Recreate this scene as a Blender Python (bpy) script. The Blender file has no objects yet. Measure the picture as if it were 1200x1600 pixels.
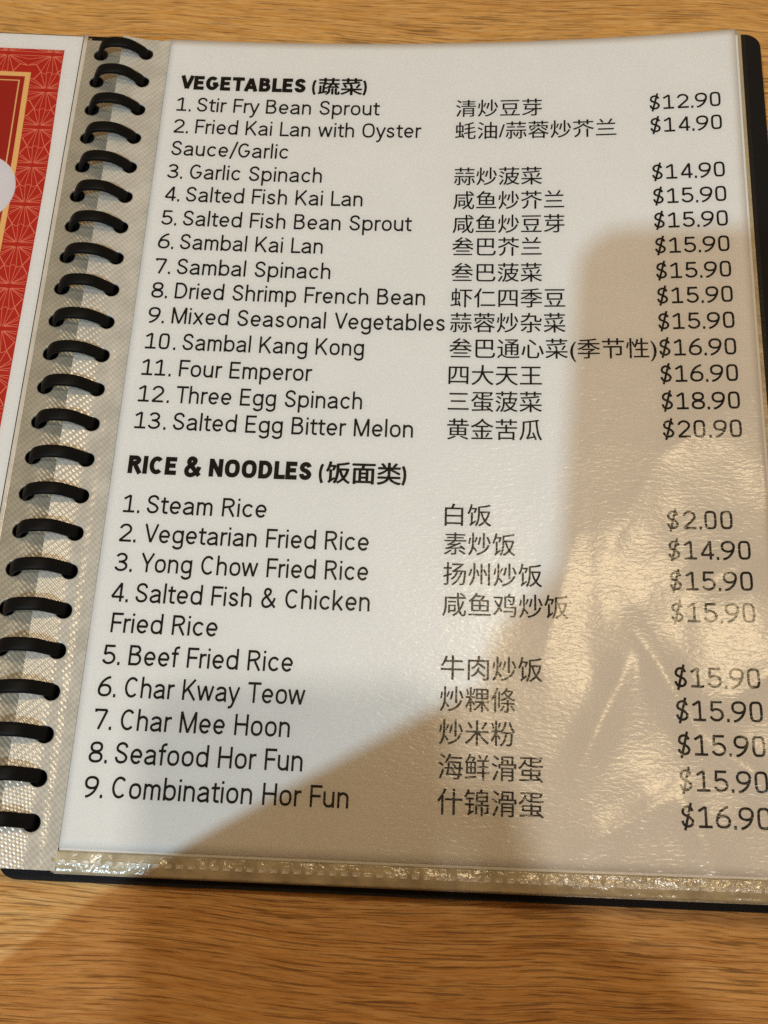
import bpy, bmesh, math, random
from mathutils import Vector, Matrix, noise

S = 0.001                       # everything below is measured in millimetres
sc = bpy.context.scene
COL = sc.collection
random.seed(7)

# ------------------------------------------------------------------ camera
CAM = Vector((91.89, -29.14, 345.44))
RIGHT = Vector((0.99897, 0.04378, 0.01168))
DOWN = Vector((0.04499, -0.92779, -0.37038))
FWD = Vector((-0.00538, 0.37053, -0.92881))
cam_d = bpy.data.cameras.new('camera')
cam = bpy.data.objects.new('camera', cam_d)
COL.objects.link(cam)
rot = Matrix((RIGHT, -DOWN, -FWD)).transposed().to_4x4()
cam.matrix_world = Matrix.Translation(CAM * S) @ rot
cam_d.sensor_fit = 'VERTICAL'
cam_d.sensor_height = 36.0
cam_d.lens = 1798.0 / 1600.0 * 36.0
cam_d.clip_start = 0.004
cam_d.clip_end = 50
cam_d.dof.use_dof = True
cam_d.dof.focus_distance = 0.368
cam_d.dof.aperture_fstop = cam_d.lens / 0.8
sc.camera = cam

# ------------------------------------------------------------------ light
w = bpy.data.worlds.new('World')
sc.world = w
w.use_nodes = True
bg = w.node_tree.nodes['Background']
bg.inputs['Color'].default_value = (1.0, 0.61, 0.30, 1)
bg.inputs['Strength'].default_value = 0.29


def lamp(name, loc, target, size, color, power):
    d = bpy.data.lights.new(name, 'AREA')
    d.shape = 'DISK'
    d.size = size * S
    d.color = color
    d.energy = power
    o = bpy.data.objects.new(name, d)
    COL.objects.link(o)
    o.location = Vector(loc) * S
    o.rotation_euler = (Vector(target) - Vector(loc)).to_track_quat('-Z', 'Y').to_euler()
    return o


lamp('ceiling_lamp', (-271, -600, 1200), (60, 60, 0), 24, (0.58, 0.83, 1.0), 9.2)
lamp('ceiling_lamp', (82, -320, 1850), (100, 60, 0), 60, (1.0, 0.94, 0.83), 7.8)
lamp('ceiling_lamp', (195, 530, 1750), (140, 60, 0), 230, (1.0, 0.77, 0.45), 6.3)

vs = sc.view_settings
vs.view_transform = 'Standard'
vs.look = 'None'
vs.exposure = 0.0
vs.gamma = 1.0
vs.use_curve_mapping = False
sc.cycles.use_denoising = False
sc.cycles.max_bounces = 8
sc.cycles.transparent_max_bounces = 16
sc.cycles.sample_clamp_indirect = 4.0

# ------------------------------------------------------------------ materials


def new_mat(name):
    m = bpy.data.materials.new(name)
    m.use_nodes = True
    nt = m.node_tree
    return m, nt, nt.nodes['Principled BSDF']


def N(nt, kind, **kw):
    n = nt.nodes.new(kind)
    for k, v in kw.items():
        setattr(n, k, v)
    return n


def plain(name, col, rough=0.5, spec=0.5, bump=None):
    m, nt, b = new_mat(name)
    b.inputs['Base Color'].default_value = (*col, 1)
    b.inputs['Roughness'].default_value = rough
    b.inputs['Specular IOR Level'].default_value = spec
    if bump:
        scale, strength, dist = bump
        tc = N(nt, 'ShaderNodeTexCoord')
        nz = N(nt, 'ShaderNodeTexNoise')
        nz.inputs['Scale'].default_value = scale
        nz.inputs['Detail'].default_value = 4
        bp = N(nt, 'ShaderNodeBump')
        bp.inputs['Strength'].default_value = strength
        bp.inputs['Distance'].default_value = dist
        nt.links.new(tc.outputs['Object'], nz.inputs['Vector'])
        nt.links.new(nz.outputs['Fac'], bp.inputs['Height'])
        nt.links.new(bp.outputs['Normal'], b.inputs['Normal'])
    return m


def mix_col(nt, fac, a, b, blend='MIX'):
    n = N(nt, 'ShaderNodeMix', data_type='RGBA', blend_type=blend)
    for sock, v in ((n.inputs[0], fac), (n.inputs[6], a), (n.inputs[7], b)):
        if hasattr(v, 'is_linked') or hasattr(v, 'links'):
            nt.links.new(v, sock)
        elif isinstance(v, (int, float)):
            sock.default_value = v
        else:
            sock.default_value = (*v, 1)
    return n.outputs[2]


def math_n(nt, op, a, b=None, c=None, clamp=False):
    n = N(nt, 'ShaderNodeMath', operation=op, use_clamp=clamp)
    for sock, v in zip(n.inputs, (a, b, c)):
        if v is None:
            continue
        if hasattr(v, 'links'):
            nt.links.new(v, sock)
        else:
            sock.default_value = v
    return n.outputs[0]


def ramp(nt, fac, lo, hi):
    n = N(nt, 'ShaderNodeMapRange')
    n.inputs['From Min'].default_value = lo
    n.inputs['From Max'].default_value = hi
    nt.links.new(fac, n.inputs['Value'])
    return n.outputs['Result']


def wood_material():
    m, nt, b = new_mat('oak_laminate')
    L = nt.links.new
    tc = N(nt, 'ShaderNodeTexCoord')

    def noise_at(vec, scale, detail=3, rough=0.5, loc=(0, 0, 0), dist=0.0):
        mp = N(nt, 'ShaderNodeMapping')
        mp.inputs['Scale'].default_value = scale
        mp.inputs['Location'].default_value = loc
        L(vec, mp.inputs['Vector'])
        nz = N(nt, 'ShaderNodeTexNoise')
        nz.inputs['Scale'].default_value = 1.0
        nz.inputs['Detail'].default_value = detail
        nz.inputs['Roughness'].default_value = rough
        nz.inputs['Distortion'].default_value = dist
        L(mp.outputs['Vector'], nz.inputs['Vector'])
        return nz.outputs['Fac']
    rotm = N(nt, 'ShaderNodeMapping')
    rotm.inputs['Rotation'].default_value = (0, 0, math.radians(0.5))
    L(tc.outputs['Object'], rotm.inputs['Vector'])
    # the figure of the grain: lines wander up and down slowly along the board
    warp = noise_at(rotm.outputs['Vector'], (5, 10, 1), 2, loc=(3.1, 0.4, 0))
    warp2 = noise_at(rotm.outputs['Vector'], (24, 44, 1), 1, loc=(1.7, 8.4, 0))
    off = math_n(nt, 'ADD', math_n(nt, 'MULTIPLY', math_n(nt, 'SUBTRACT', warp, 0.5), 0.026),
                 math_n(nt, 'MULTIPLY', math_n(nt, 'SUBTRACT', warp2, 0.5), 0.0030))
    comb = N(nt, 'ShaderNodeCombineXYZ')
    L(off, comb.inputs['Y'])
    add = N(nt, 'ShaderNodeVectorMath', operation='ADD')
    L(rotm.outputs['Vector'], add.inputs[0])
    L(comb.outputs['Vector'], add.inputs[1])
    v = add.outputs['Vector']
    bands = noise_at(v, (4, 90, 1), 3, 0.55)
    fibre = noise_at(v, (40, 620, 1), 4, 0.68, loc=(5, 2, 0))
    fine = noise_at(v, (110, 1300, 1), 3, 0.6, loc=(1, 9, 0))
    pores = noise_at(v, (38, 1550, 1), 2.5, 0.6, loc=(7, 3, 0))
    dens = noise_at(rotm.outputs['Vector'], (10, 24, 1), 2, loc=(2, 5, 0))
    speck = noise_at(rotm.outputs['Vector'], (2600, 2600, 1), 1, 0.6, loc=(2, 5, 0))
    c = mix_col(nt, ramp(nt, bands, 0.3, 0.7), (0.50, 0.215, 0.036), (0.70, 0.36, 0.085))
    c = mix_col(nt, math_n(nt, 'MULTIPLY', ramp(nt, fibre, 0.36, 0.72), 0.75), c, (0.86, 0.545, 0.22))
    c = mix_col(nt, math_n(nt, 'MULTIPLY', ramp(nt, fine, 0.48, 0.72), 0.55), c, (0.25, 0.10, 0.022))
    c = mix_col(nt, math_n(nt, 'MULTIPLY', ramp(nt, speck, 0.35, 0.75), 0.22), c, (0.26, 0.125, 0.035))
    thr = math_n(nt, 'ADD', pores, math_n(nt, 'MULTIPLY', math_n(nt, 'SUBTRACT', dens, 0.5), 0.16))
    pores2 = noise_at(v, (55, 2500, 1), 2, 0.55, loc=(2, 6, 0))
    pm = math_n(nt, 'MAXIMUM', ramp(nt, thr, 0.585, 0.635), math_n(nt, 'MULTIPLY', ramp(nt, pores2, 0.58, 0.68), 0.65))
    c = mix_col(nt, math_n(nt, 'MULTIPLY', pm, 0.62, clamp=True), c, (0.065, 0.022, 0.006))
    L(c, b.inputs['Base Color'])
    b.inputs['Roughness'].default_value = 0.46
    b.inputs['Specular IOR Level'].default_value = 0.35
    bp = N(nt, 'ShaderNodeBump')
    bp.inputs['Strength'].default_value = 0.5
    bp.inputs['Distance'].default_value = 0.0003
    h = math_n(nt, 'SUBTRACT', math_n(nt, 'MULTIPLY', fibre, 0.5), pm)
    L(h, bp.inputs['Height'])
    L(bp.outputs['Normal'], b.inputs['Normal'])
    return m


def film_material(name, fac_gain=1.0):
    """clear soft vinyl with an embossed leather grain: part see-through, part mirror by Fresnel"""
    m = bpy.data.materials.new(name)
    m.use_nodes = True
    nt = m.node_tree
    nt.nodes.clear()
    L = nt.links.new
    out = N(nt, 'ShaderNodeOutputMaterial')
    mix = N(nt, 'ShaderNodeMixShader')
    tr = N(nt, 'ShaderNodeBsdfTransparent')
    tr.inputs['Color'].default_value = (0.985, 0.98, 0.97, 1)
    gl = N(nt, 'ShaderNodeBsdfGlossy')
    gl.inputs['Roughness'].default_value = 0.19
    fr = N(nt, 'ShaderNodeFresnel')
    fr.inputs['IOR'].default_value = 1.38
    tc = N(nt, 'ShaderNodeTexCoord')
    mp = N(nt, 'ShaderNodeMapping')
    mp.inputs['Scale'].default_value = (430, 1000, 1)
    mp.inputs['Rotation'].default_value = (0, 0, math.radians(6))
    L(tc.outputs['Object'], mp.inputs['Vector'])
    nz = N(nt, 'ShaderNodeTexNoise')
    nz.inputs['Scale'].default_value = 1
    nz.inputs['Detail'].default_value = 1.2
    nz.inputs['Distortion'].default_value = 0.6
    L(mp.outputs['Vector'], nz.inputs['Vector'])
    nb = N(nt, 'ShaderNodeTexNoise')
    nb.inputs['Scale'].default_value = 30
    nb.inputs['Detail'].default_value = 3
    L(tc.outputs['Object'], nb.inputs['Vector'])
    h = math_n(nt, 'ADD', nz.outputs['Fac'], math_n(nt, 'MULTIPLY', nb.outputs['Fac'], 3.0))
    bp = N(nt, 'ShaderNodeBump')
    bp.inputs['Strength'].default_value = 1.0
    bp.inputs['Distance'].default_value = 0.000065
    L(h, bp.inputs['Height'])
    L(bp.outputs['Normal'], gl.inputs['Normal'])
    L(fr.outputs['Fac'], mix.inputs['Fac'])
    L(tr.outputs['BSDF'], mix.inputs[1])
    L(gl.outputs['BSDF'], mix.inputs[2])
    L(mix.outputs['Shader'], out.inputs['Surface'])
    return m


def milky_material(name, col, hatch=True, rough=0.3, dist=0.00022, low=0.9):
    m, nt, b = new_mat(name)
    L = nt.links.new
    tc = N(nt, 'ShaderNodeTexCoord')
    sep = N(nt, 'ShaderNodeSeparateXYZ')
    L(tc.outputs['Object'], sep.inputs['Vector'])
    nz = N(nt, 'ShaderNodeTexNoise')
    nz.inputs['Scale'].default_value = 140
    nz.inputs['Detail'].default_value = 4
    L(tc.outputs['Object'], nz.inputs['Vector'])
    c = mix_col(nt, ramp(nt, nz.outputs['Fac'], 0.3, 0.7), tuple(x * low for x in col), tuple(min(1, x * 1.06) for x in col))
    if hatch:
        k = 2 * math.pi / 0.00165
        a = math_n(nt, 'SINE', math_n(nt, 'MULTIPLY', math_n(nt, 'ADD', math_n(nt, 'MULTIPLY', sep.outputs['X'], 1.0), sep.outputs['Y']), k * 0.95))
        d = math_n(nt, 'SINE', math_n(nt, 'MULTIPLY', math_n(nt, 'SUBTRACT', math_n(nt, 'MULTIPLY', sep.outputs['X'], 1.0), sep.outputs['Y']), k * 0.62))
        h = math_n(nt, 'ADD', a, math_n(nt, 'MULTIPLY', d, 0.75))
        h = math_n(nt, 'MULTIPLY', h, 0.28)
        h = math_n(nt, 'ADD', h, nz.outputs['Fac'])
        # the pits of the embossing take a darker tone of the same colour
        c = mix_col(nt, math_n(nt, 'MULTIPLY', ramp(nt, h, 0.75, 0.15), 0.42), c, tuple(x * 0.55 for x in col))
    else:
        h = math_n(nt, 'MULTIPLY', nz.outputs['Fac'], 1.6)
    L(c, b.inputs['Base Color'])
    b.inputs['Roughness'].default_value = rough
    b.inputs['Specular IOR Level'].default_value = 0.75
    bp = N(nt, 'ShaderNodeBump')
    bp.inputs['Strength'].default_value = 1.0
    bp.inputs['Distance'].default_value = dist
    L(h, bp.inputs['Height'])
    L(bp.outputs['Normal'], b.inputs['Normal'])
    return m


def paper_material(name, col):
    m, nt, b = new_mat(name)
    L = nt.links.new
    tc = N(nt, 'ShaderNodeTexCoord')
    nz = N(nt, 'ShaderNodeTexNoise')
    nz.inputs['Scale'].default_value = 60
    nz.inputs['Detail'].default_value = 5
    L(tc.outputs['Object'], nz.inputs['Vector'])
    c = mix_col(nt, nz.outputs['Fac'], tuple(x * 0.97 for x in col), tuple(min(1, x * 1.03) for x in col))
    L(c, b.inputs['Base Color'])
    b.inputs['Roughness'].default_value = 0.62
    b.inputs['Specular IOR Level'].default_value = 0.25
    return m


M = {
    'wood': wood_material(),
    'paper': paper_material('white_paper', (0.73, 0.72, 0.71)),
    'ink': plain('black_ink', (0.006, 0.005, 0.005), 0.6, 0.05),
    'film': film_material('clear_vinyl'),
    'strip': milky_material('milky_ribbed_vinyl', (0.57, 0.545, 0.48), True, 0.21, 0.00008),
    'strip_left': milky_material('darker_ribbed_vinyl', (0.37, 0.335, 0.26), True, 0.28, 0.00012),  # left-hand strip, given a darker base colour than the right-hand one
    'seam': milky_material('milky_seam_vinyl', (0.50, 0.44, 0.30), False, 0.22, 0.0008, 0.6),
    'weld': milky_material('pressed_weld_vinyl', (0.64, 0.60, 0.52), False, 0.2, 0.0002),
    'edge': milky_material('sleeve_edge_vinyl', (0.42, 0.34, 0.21), False, 0.35, 0.0004),
    'black': plain('black_board', (0.006, 0.006, 0.007), 0.5, 0.16, (2600, 0.8, 0.0003)),
    'ring': plain('black_ring_plastic', (0.005, 0.005, 0.005), 0.5, 0.10, (900, 0.25, 0.0002)),
    'red': plain('red_print', (0.45, 0.014, 0.006), 0.55, 0.3),
    'deep_red': plain('deep_red_print', (0.34, 0.010, 0.006), 0.55, 0.3),
    'gold': plain('gold_print', (0.78, 0.47, 0.17), 0.5, 0.3),
    'coral': plain('coral_line_print', (0.86, 0.27, 0.17), 0.55, 0.3),
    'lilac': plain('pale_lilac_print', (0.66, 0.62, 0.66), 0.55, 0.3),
    'skin': plain('skin', (0.55, 0.33, 0.24), 0.5, 0.4),
    'shirt': plain('navy_cotton', (0.03, 0.035, 0.06), 0.9, 0.2),
    'hair': plain('black_hair', (0.015, 0.012, 0.010), 0.5, 0.4),
    'phone': plain('graphite_glass', (0.03, 0.03, 0.033), 0.2, 0.5),
    'lens': plain('lens_glass', (0.005, 0.005, 0.008), 0.05, 0.6),
}

# ------------------------------------------------------------------ helpers


def mesh_obj(name, verts, faces, mat, parent=None, smooth=False):
    me = bpy.data.meshes.new(name)
    me.from_pydata([(v[0] * S, v[1] * S, v[2] * S) for v in verts], [], faces)
    me.update()
    if mat is not None:
        me.materials.append(mat)
    if smooth:
        me.polygons.foreach_set('use_smooth', [True] * len(me.polygons))
    o = bpy.data.objects.new(name, me)
    COL.objects.link(o)
    if parent is not None:
        o.parent = parent
    return o


def tag(o, label, cat, group=None, kind=None):
    if kind:
        o['kind'] = kind
    if label:
        o['label'] = label
    if cat:
        o['category'] = cat
    if group:
        o['group'] = group
    return o


def empty(name):
    o = bpy.data.objects.new(name, None)
    o.empty_display_size = 0.02
    COL.objects.link(o)
    return o


W_, H_ = 210.0, 297.0


def zp(x, y):
    """height of the open page: flat by the rings, curling up to the far right corner"""
    u = max(-0.02, min(1.09, x / W_))
    v = max(-0.04, min(1.03, y / H_))
    return (0.897 * v + 3.317 * v * v + u * (-0.3035 - 2.4165 * v + 2.8059 * v * v)
            + u * u * (8.411 + 2.202 * v + 4.3724 * v * v) + u ** 3 * (4.597 - 2.131 * v - 0.477 * v * v))


def zc(x, y):
    """top of the right cover board, bending up less than the pages do"""
    return -4.6 + 0.60 * max(0.0, zp(max(0, x), y)) * min(1, max(0, x) / 60.0)


def zl(x, y):
    """top of the left-hand page"""
    return 0.6 + 0.8 * max(0.0, zp(0, y)) * 0.6


def grid(fx, x0, x1, nx, y0, y1, ny):
    vs_, fs = [], []
    for j in range(ny + 1):
        y = y0 + (y1 - y0) * j / ny
        for i in range(nx + 1):
            x = x0 + (x1 - x0) * i / nx
            vs_.append((x, y, fx(x, y)))
    for j in range(ny):
        for i in range(nx):
            a = j * (nx + 1) + i
            fs.append((a, a + 1, a + nx + 2, a + nx + 1))
    return vs_, fs


def slab(ftop, thick, x0, x1, nx, y0, y1, ny):
    """a sheet with thickness: top grid, bottom grid and the four rims"""
    t, f = grid(ftop, x0, x1, nx, y0, y1, ny)
    n = len(t)
    b = [(x, y, z - thick) for x, y, z in t]
    fs = list(f) + [tuple(n + k for k in reversed(q)) for q in f]
    w1 = nx + 1
    ring = [i for i in range(w1)] + [j * w1 + nx for j in range(1, ny + 1)] + \
           [ny * w1 + i for i in range(nx - 1, -1, -1)] + [j * w1 for j in range(ny - 1, 0, -1)]
    for k in range(len(ring)):
        a, c = ring[k], ring[(k + 1) % len(ring)]
        fs.append((a, n + a, n + c, c))
    return t + b, fs


def rounded_outline(x0, x1, y0, y1, r, n=8, corners=(1, 1, 1, 1)):
    pts = []
    for (cx, cy, a0, on, px, py) in ((x1 - r, y0 + r, -90, corners[0], x1, y0), (x1 - r, y1 - r, 0, corners[1], x1, y1),
                                     (x0 + r, y1 - r, 90, corners[2], x0, y1), (x0 + r, y0 + r, 180, corners[3], x0, y0)):
        if not on:
            pts.append((px, py))
            continue
        for k in range(n + 1):
            a = math.radians(a0 + 90 * k / n)
            pts.append((cx + r * math.cos(a), cy + r * math.sin(a)))
    return pts


def smooth(a, b, x):
    t = max(0.0, min(1.0, (x - a) / (b - a)))
    return t * t * (3 - 2 * t)


def board(name, x0, x1, y0, y1, r, zfun, thick, mat, parent, corners=(1, 1, 1, 1), top=None):
    """a bendable rounded board, gridded so it can follow zfun, with softened rims"""
    nx, ny = 44, 60
    vs_, fs = [], []

    def half(y):
        # x limits at this y for the rounded corners
        lo, hi = x0, x1
        for on, yy, sgn in ((corners[0], y0, 1), (corners[1], y1, -1)):
            d = (y - yy) * sgn
            if on and d < r:
                hi = min(hi, x1 - r + math.sqrt(max(0, r * r - (r - d) ** 2)))
        for on, yy, sgn in ((corners[3], y0, 1), (corners[2], y1, -1)):
            d = (y - yy) * sgn
            if on and d < r:
                lo = max(lo, x0 + r - math.sqrt(max(0, r * r - (r - d) ** 2)))
        return lo, hi
    ys = [y0 + r * (1 - math.cos(math.pi / 2 * k / 8)) for k in range(9)]
    ys += [y0 + r + (y1 - y0 - 2 * r) * k / ny for k in range(1, ny)]
    ys += [y1 - r * (1 - math.cos(math.pi / 2 * k / 8)) for k in range(8, -1, -1)]
    for y in ys:
        lo, hi = half(y)
        for i in range(nx + 1):
            x = lo + (hi - lo) * i / nx
            yy = y + (top(x) * (y - y0) / (y1 - y0) if top else 0.0)
            vs_.append((x, yy, zfun(x, yy)))
    n = len(vs_)
    w1 = nx + 1
    rows = len(ys)
    vs_ += [(x, y, z - thick) for x, y, z in vs_]
    for j in range(rows - 1):
        for i in range(nx):
            a = j * w1 + i
            fs.append((a, a + 1, a + w1 + 1, a + w1))
            fs.append((n + a + w1, n + a + w1 + 1, n + a + 1, n + a))
    ringi = list(range(w1)) + [j * w1 + nx for j in range(1, rows)] + [(rows - 1) * w1 + i for i in range(nx - 1, -1, -1)] + \
        [j * w1 for j in range(rows - 2, 0, -1)]
    for k in range(len(ringi)):
        a, c = ringi[k], ringi[(k + 1) % len(ringi)]
        fs.append((a, n + a, n + c, c))
    return mesh_obj(name, vs_, fs, mat, parent)


# ------------------------------------------------------------------ the table
TZ = -7.4
tv, tf = slab(lambda x, y: TZ, 28, -700, 800, 2, -330, 620, 2)
table = mesh_obj('table', tv, tf, M['wood'])
tag(table, 'oak coloured wood grain table top under the open menu', 'table', kind='structure')

# ------------------------------------------------------------------ the folder
folder = empty('menu_folder')
tag(folder, 'open black ring-bound menu folder with clear plastic sleeves lying on the wood table', 'menu folder')
board('cover', -17.6, 223.2, -9.0, 303.0, 6.0, zc, 2.2, M['black'], folder, top=lambda x: 3.0 * smooth(70, 215, x))
board('cover', -262.0, -20.2, -9.0, 304.8, 6.0, lambda x, y: -4.6, 2.2, M['black'], folder)

# stacks of further sleeves under the two open ones, each a little out of line
NS = 5
for k in range(NS):
    t = (k + 0.4) / NS
    dx = random.uniform(-0.7, 0.5)
    dy = random.uniform(-0.5, 0.3)
    z0 = (lambda t_: (lambda x, y: zc(x, y) + 0.5 + (zp(x, y) - 0.75 - zc(x, y) - 0.5) * t_))(t)
    v, f = slab(z0, 0.55, -0.6, 214.6 - 0.35 * k + dx, 40, -6.6 + dy, 299.0 + dy - 0.3 * k, 40)
    mesh_obj('sleeve', v, f, M['edge'], folder)
for k in range(3):
    z0 = (lambda t_: (lambda x, y: -4.0 + (zl(x, y) + 3.4) * t_))((k + 0.4) / 3)
    v, f = slab(z0, 0.8, -246.0 + k * .6, -30.8, 24, -6.6, 298.6, 24)
    mesh_obj('sleeve', v, f, M['edge'], folder)

# ---- the open right-hand sleeve: clear front with creases at its lower right
creases = [((168, 70), (186, 38), 1.0, 9), ((186, 38), (214, 18), 0.9, 8), ((150, 28), (166, 62), 0.7, 8), ((152, 6), (178, 22), 0.6, 7),
           ((178, 22), (190, -4), 0.7, 7), ((160, 95), (178, 128), 0.5, 12), ((178, 128), (206, 150), 0.6, 12), ((188, 84), (212, 98), 0.6, 9),
           ((140, 60), (150, 100), 0.4, 10), ((196, 50), (212, 62), 0.6, 8), ((126, -4), (134, 20), 0.35, 7)]


def seg_dist(px, py, a, b):
    ax, ay = a
    bx, by = b
    dx, dy = bx - ax, by - ay
    t = max(0.0, min(1.0, ((px - ax) * dx + (py - ay) * dy) / (dx * dx + dy * dy)))
    return math.hypot(px - ax - t * dx, py - ay - t * dy), t


def smooth(a, b, x):
    t = max(0.0, min(1.0, (x - a) / (b - a)))
    return t * t * (3 - 2 * t)


def wrinkle(x, y):
    h = 0.0
    for a, b, amp, wd in creases:
        d, t = seg_dist(x, y, a, b)
        if d < wd:
            h = max(h, amp * (1 - d / wd) ** 1.5 * (0.35 + 0.65 * math.sin(math.pi * min(1, max(0, 0.12 + 0.76 * t)))))
    m = smooth(125, 178, x) * smooth(190, 120, y)
    n1 = noise.noise(Vector((x / 26.0, y / 30.0, 3.3)))
    n2 = noise.noise(Vector((x / 11.0, y / 13.0, 7.3)))
    nb = noise.noise(Vector((x / 60.0, y / 60.0, 1.3)))
    return max(0.0, 0.12 + h * 0.9 + m * (0.60 + 0.62 * n1 + 0.26 * n2) + 0.1 * nb)


def z_film(x, y):
    e = min(smooth(-0.5, 6, x), smooth(213.5, 209, x), smooth(298.5, 292, y))
    return zp(x, y) + 0.42 + wrinkle(x, y) * e


fv, ff = grid(z_film, -0.4, 213.2, 160, -1.2, 298.2, 215)
film = mesh_obj('sleeve', fv, ff, M['film'], folder, True)
film['label'] = 'clear grained sleeve with creases over the menu page'

# bottom seam of that sleeve, with its row of pressed weld dashes
def z_seam(x, y):
    t = (y + 6.9) / 6.3
    return zp(x, max(0, y)) - 0.7 + 0.9 * smooth(-0.05, 0.5, t) + (0.42 * noise.noise(Vector((x / 8.0, y / 4.0, 0))) + 0.14 * noise.noise(Vector((x / 2.5, y / 1.6, 4)))) * (0.25 + 0.75 * smooth(60, 130, x)) + 0.05


sv, sf = slab(z_seam, 0.5, -0.8, 213.4, 150, -6.9, -0.9, 10)
seam = mesh_obj('bottom_seam', sv, sf, M['seam'], film, True)
wv, wf = [], []
n_d = 62
for k in range(n_d):
    x0 = 1.2 + k * 3.38
    yb = -3.9
    wlen, wwid = 2.2, 1.35
    cx, cy = x0 + wlen / 2, yb
    b0 = len(wv)
    outer = rounded_outline(cx - wlen / 2, cx + wlen / 2, cy - wwid / 2, cy + wwid / 2, 0.35, 3)
    inner = rounded_outline(cx - wlen / 2 + .35, cx + wlen / 2 - .35, cy - wwid / 2 + .3, cy + wwid / 2 - .3, 0.18, 3)
    n_o = len(outer)
    for p in outer:
        wv.append((p[0], p[1], z_seam(*p) - 0.02))
    for p, q in zip(outer, inner):
        m_ = ((p[0] + q[0]) / 2, (p[1] + q[1]) / 2)
        wv.append((m_[0], m_[1], z_seam(*m_) + 0.55))
    for p in inner:
        wv.append((p[0], p[1], z_seam(*p) + 0.06))
    for r_ in range(2):
        for i in range(n_o):
            j = (i + 1) % n_o
            wf.append((b0 + r_ * n_o + i, b0 + r_ * n_o + j, b0 + (r_ + 1) * n_o + j, b0 + (r_ + 1) * n_o + i))
    wf.append(tuple(b0 + 2 * n_o + i for i in range(n_o)))
mesh_obj('weld_line', wv, wf, M['weld'], film, True)

# ---- punched binding strips
NR = 23
Y0, PITCH = 6.45, 12.835


def strip(name, xa, xb, hx, zfun, mat, parent, ytop=295.6, r=2.65):
    """a punched strip: a round hole every PITCH, cells joined along their edges"""
    vs_, fs, key = [], [], {}

    def vert(x, y, dz=0.0):
        k = (round(x, 3), round(y, 3), round(dz, 3))
        if k not in key:
            key[k] = len(vs_)
            vs_.append((x, y, zfun(x, y) + dz))
        return key[k]

    def side_pts(yb, yt):
        nx, ny = 10, 8
        pts = [(xa + (xb - xa) * i / nx, yb) for i in range(nx)] + [(xb, yb + (yt - yb) * j / ny) for j in range(ny)] + \
              [(xb - (xb - xa) * i / nx, yt) for i in range(nx)] + [(xa, yt - (yt - yb) * j / ny) for j in range(ny)]
        return pts
    for k in range(NR):
        cy = Y0 + k * PITCH
        yb, yt = cy - PITCH / 2, cy + PITCH / 2
        if k == 0:
            yb = -6.5
        if k == NR - 1:
            yt = ytop
        out = side_pts(yb, yt)
        rings = []
        angs = [math.atan2((p[1] - cy), (p[0] - hx)) for p in out]
        for q in range(7):
            t = (q / 6.0) ** 1.3
            row = []
            for p, a in zip(out, angs):
                ix, iy = hx + r * math.cos(a), cy + r * math.sin(a)
                row.append(vert(ix + (p[0] - ix) * t, iy + (p[1] - iy) * t))
            rings.append(row)
        # the wall of the hole
        wall = [vert(hx + r * math.cos(a), cy + r * math.sin(a), -0.7) for a in angs]
        rings.insert(0, wall)
        for a_, b_ in zip(rings[:-1], rings[1:]):
            for i in range(len(out)):
                j = (i + 1) % len(out)
                fs.append((a_[i], a_[j], b_[j], b_[i]))
    return mesh_obj(name, vs_, fs, mat, parent, True)


def z_strip_r(x, y):
    base = zp(0, y) + 0.25
    lift = 0.215 * max(0.0, min(8.7, -8.4 - x))
    dip = -0.35 * smooth(-4.6, -3.2, x) * smooth(-1.0, -2.6, x)
    return base + lift + dip + 0.12 * noise.noise(Vector((x / 9, y / 16, 5)))


def z_strip_l(x, y):
    return zl(x, y) + 0.35 - 2.6 * smooth(-25, -15.5, x) + 0.12 * noise.noise(Vector((x / 9, y / 16, 9)))


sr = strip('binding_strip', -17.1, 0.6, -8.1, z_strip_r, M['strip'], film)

# left-hand sleeve
lv, lf = grid(lambda x, y: zl(x, y) + 0.5, -245.0, -31.6, 60, -1.2, 298.4, 60)
lfilm = mesh_obj('sleeve', lv, lf, M['film'], folder, True)
lfilm['label'] = 'clear sleeve over the red printed page'
strip('binding_strip', -31.8, -15.2, -25.6, z_strip_l, M['strip_left'], lfilm)
v, f = slab(lambda x, y: zl(x, y) + 0.55 + 0.25 * math.exp(-((x + 32.2) / 0.35) ** 2), 0.3, -32.9, -31.4, 8, -1.2, 298.4, 50)
mesh_obj('weld_line', v, f, M['weld'], lfilm, True)

# ---- rings: flat black loops that arch from one row of holes to the other


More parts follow.
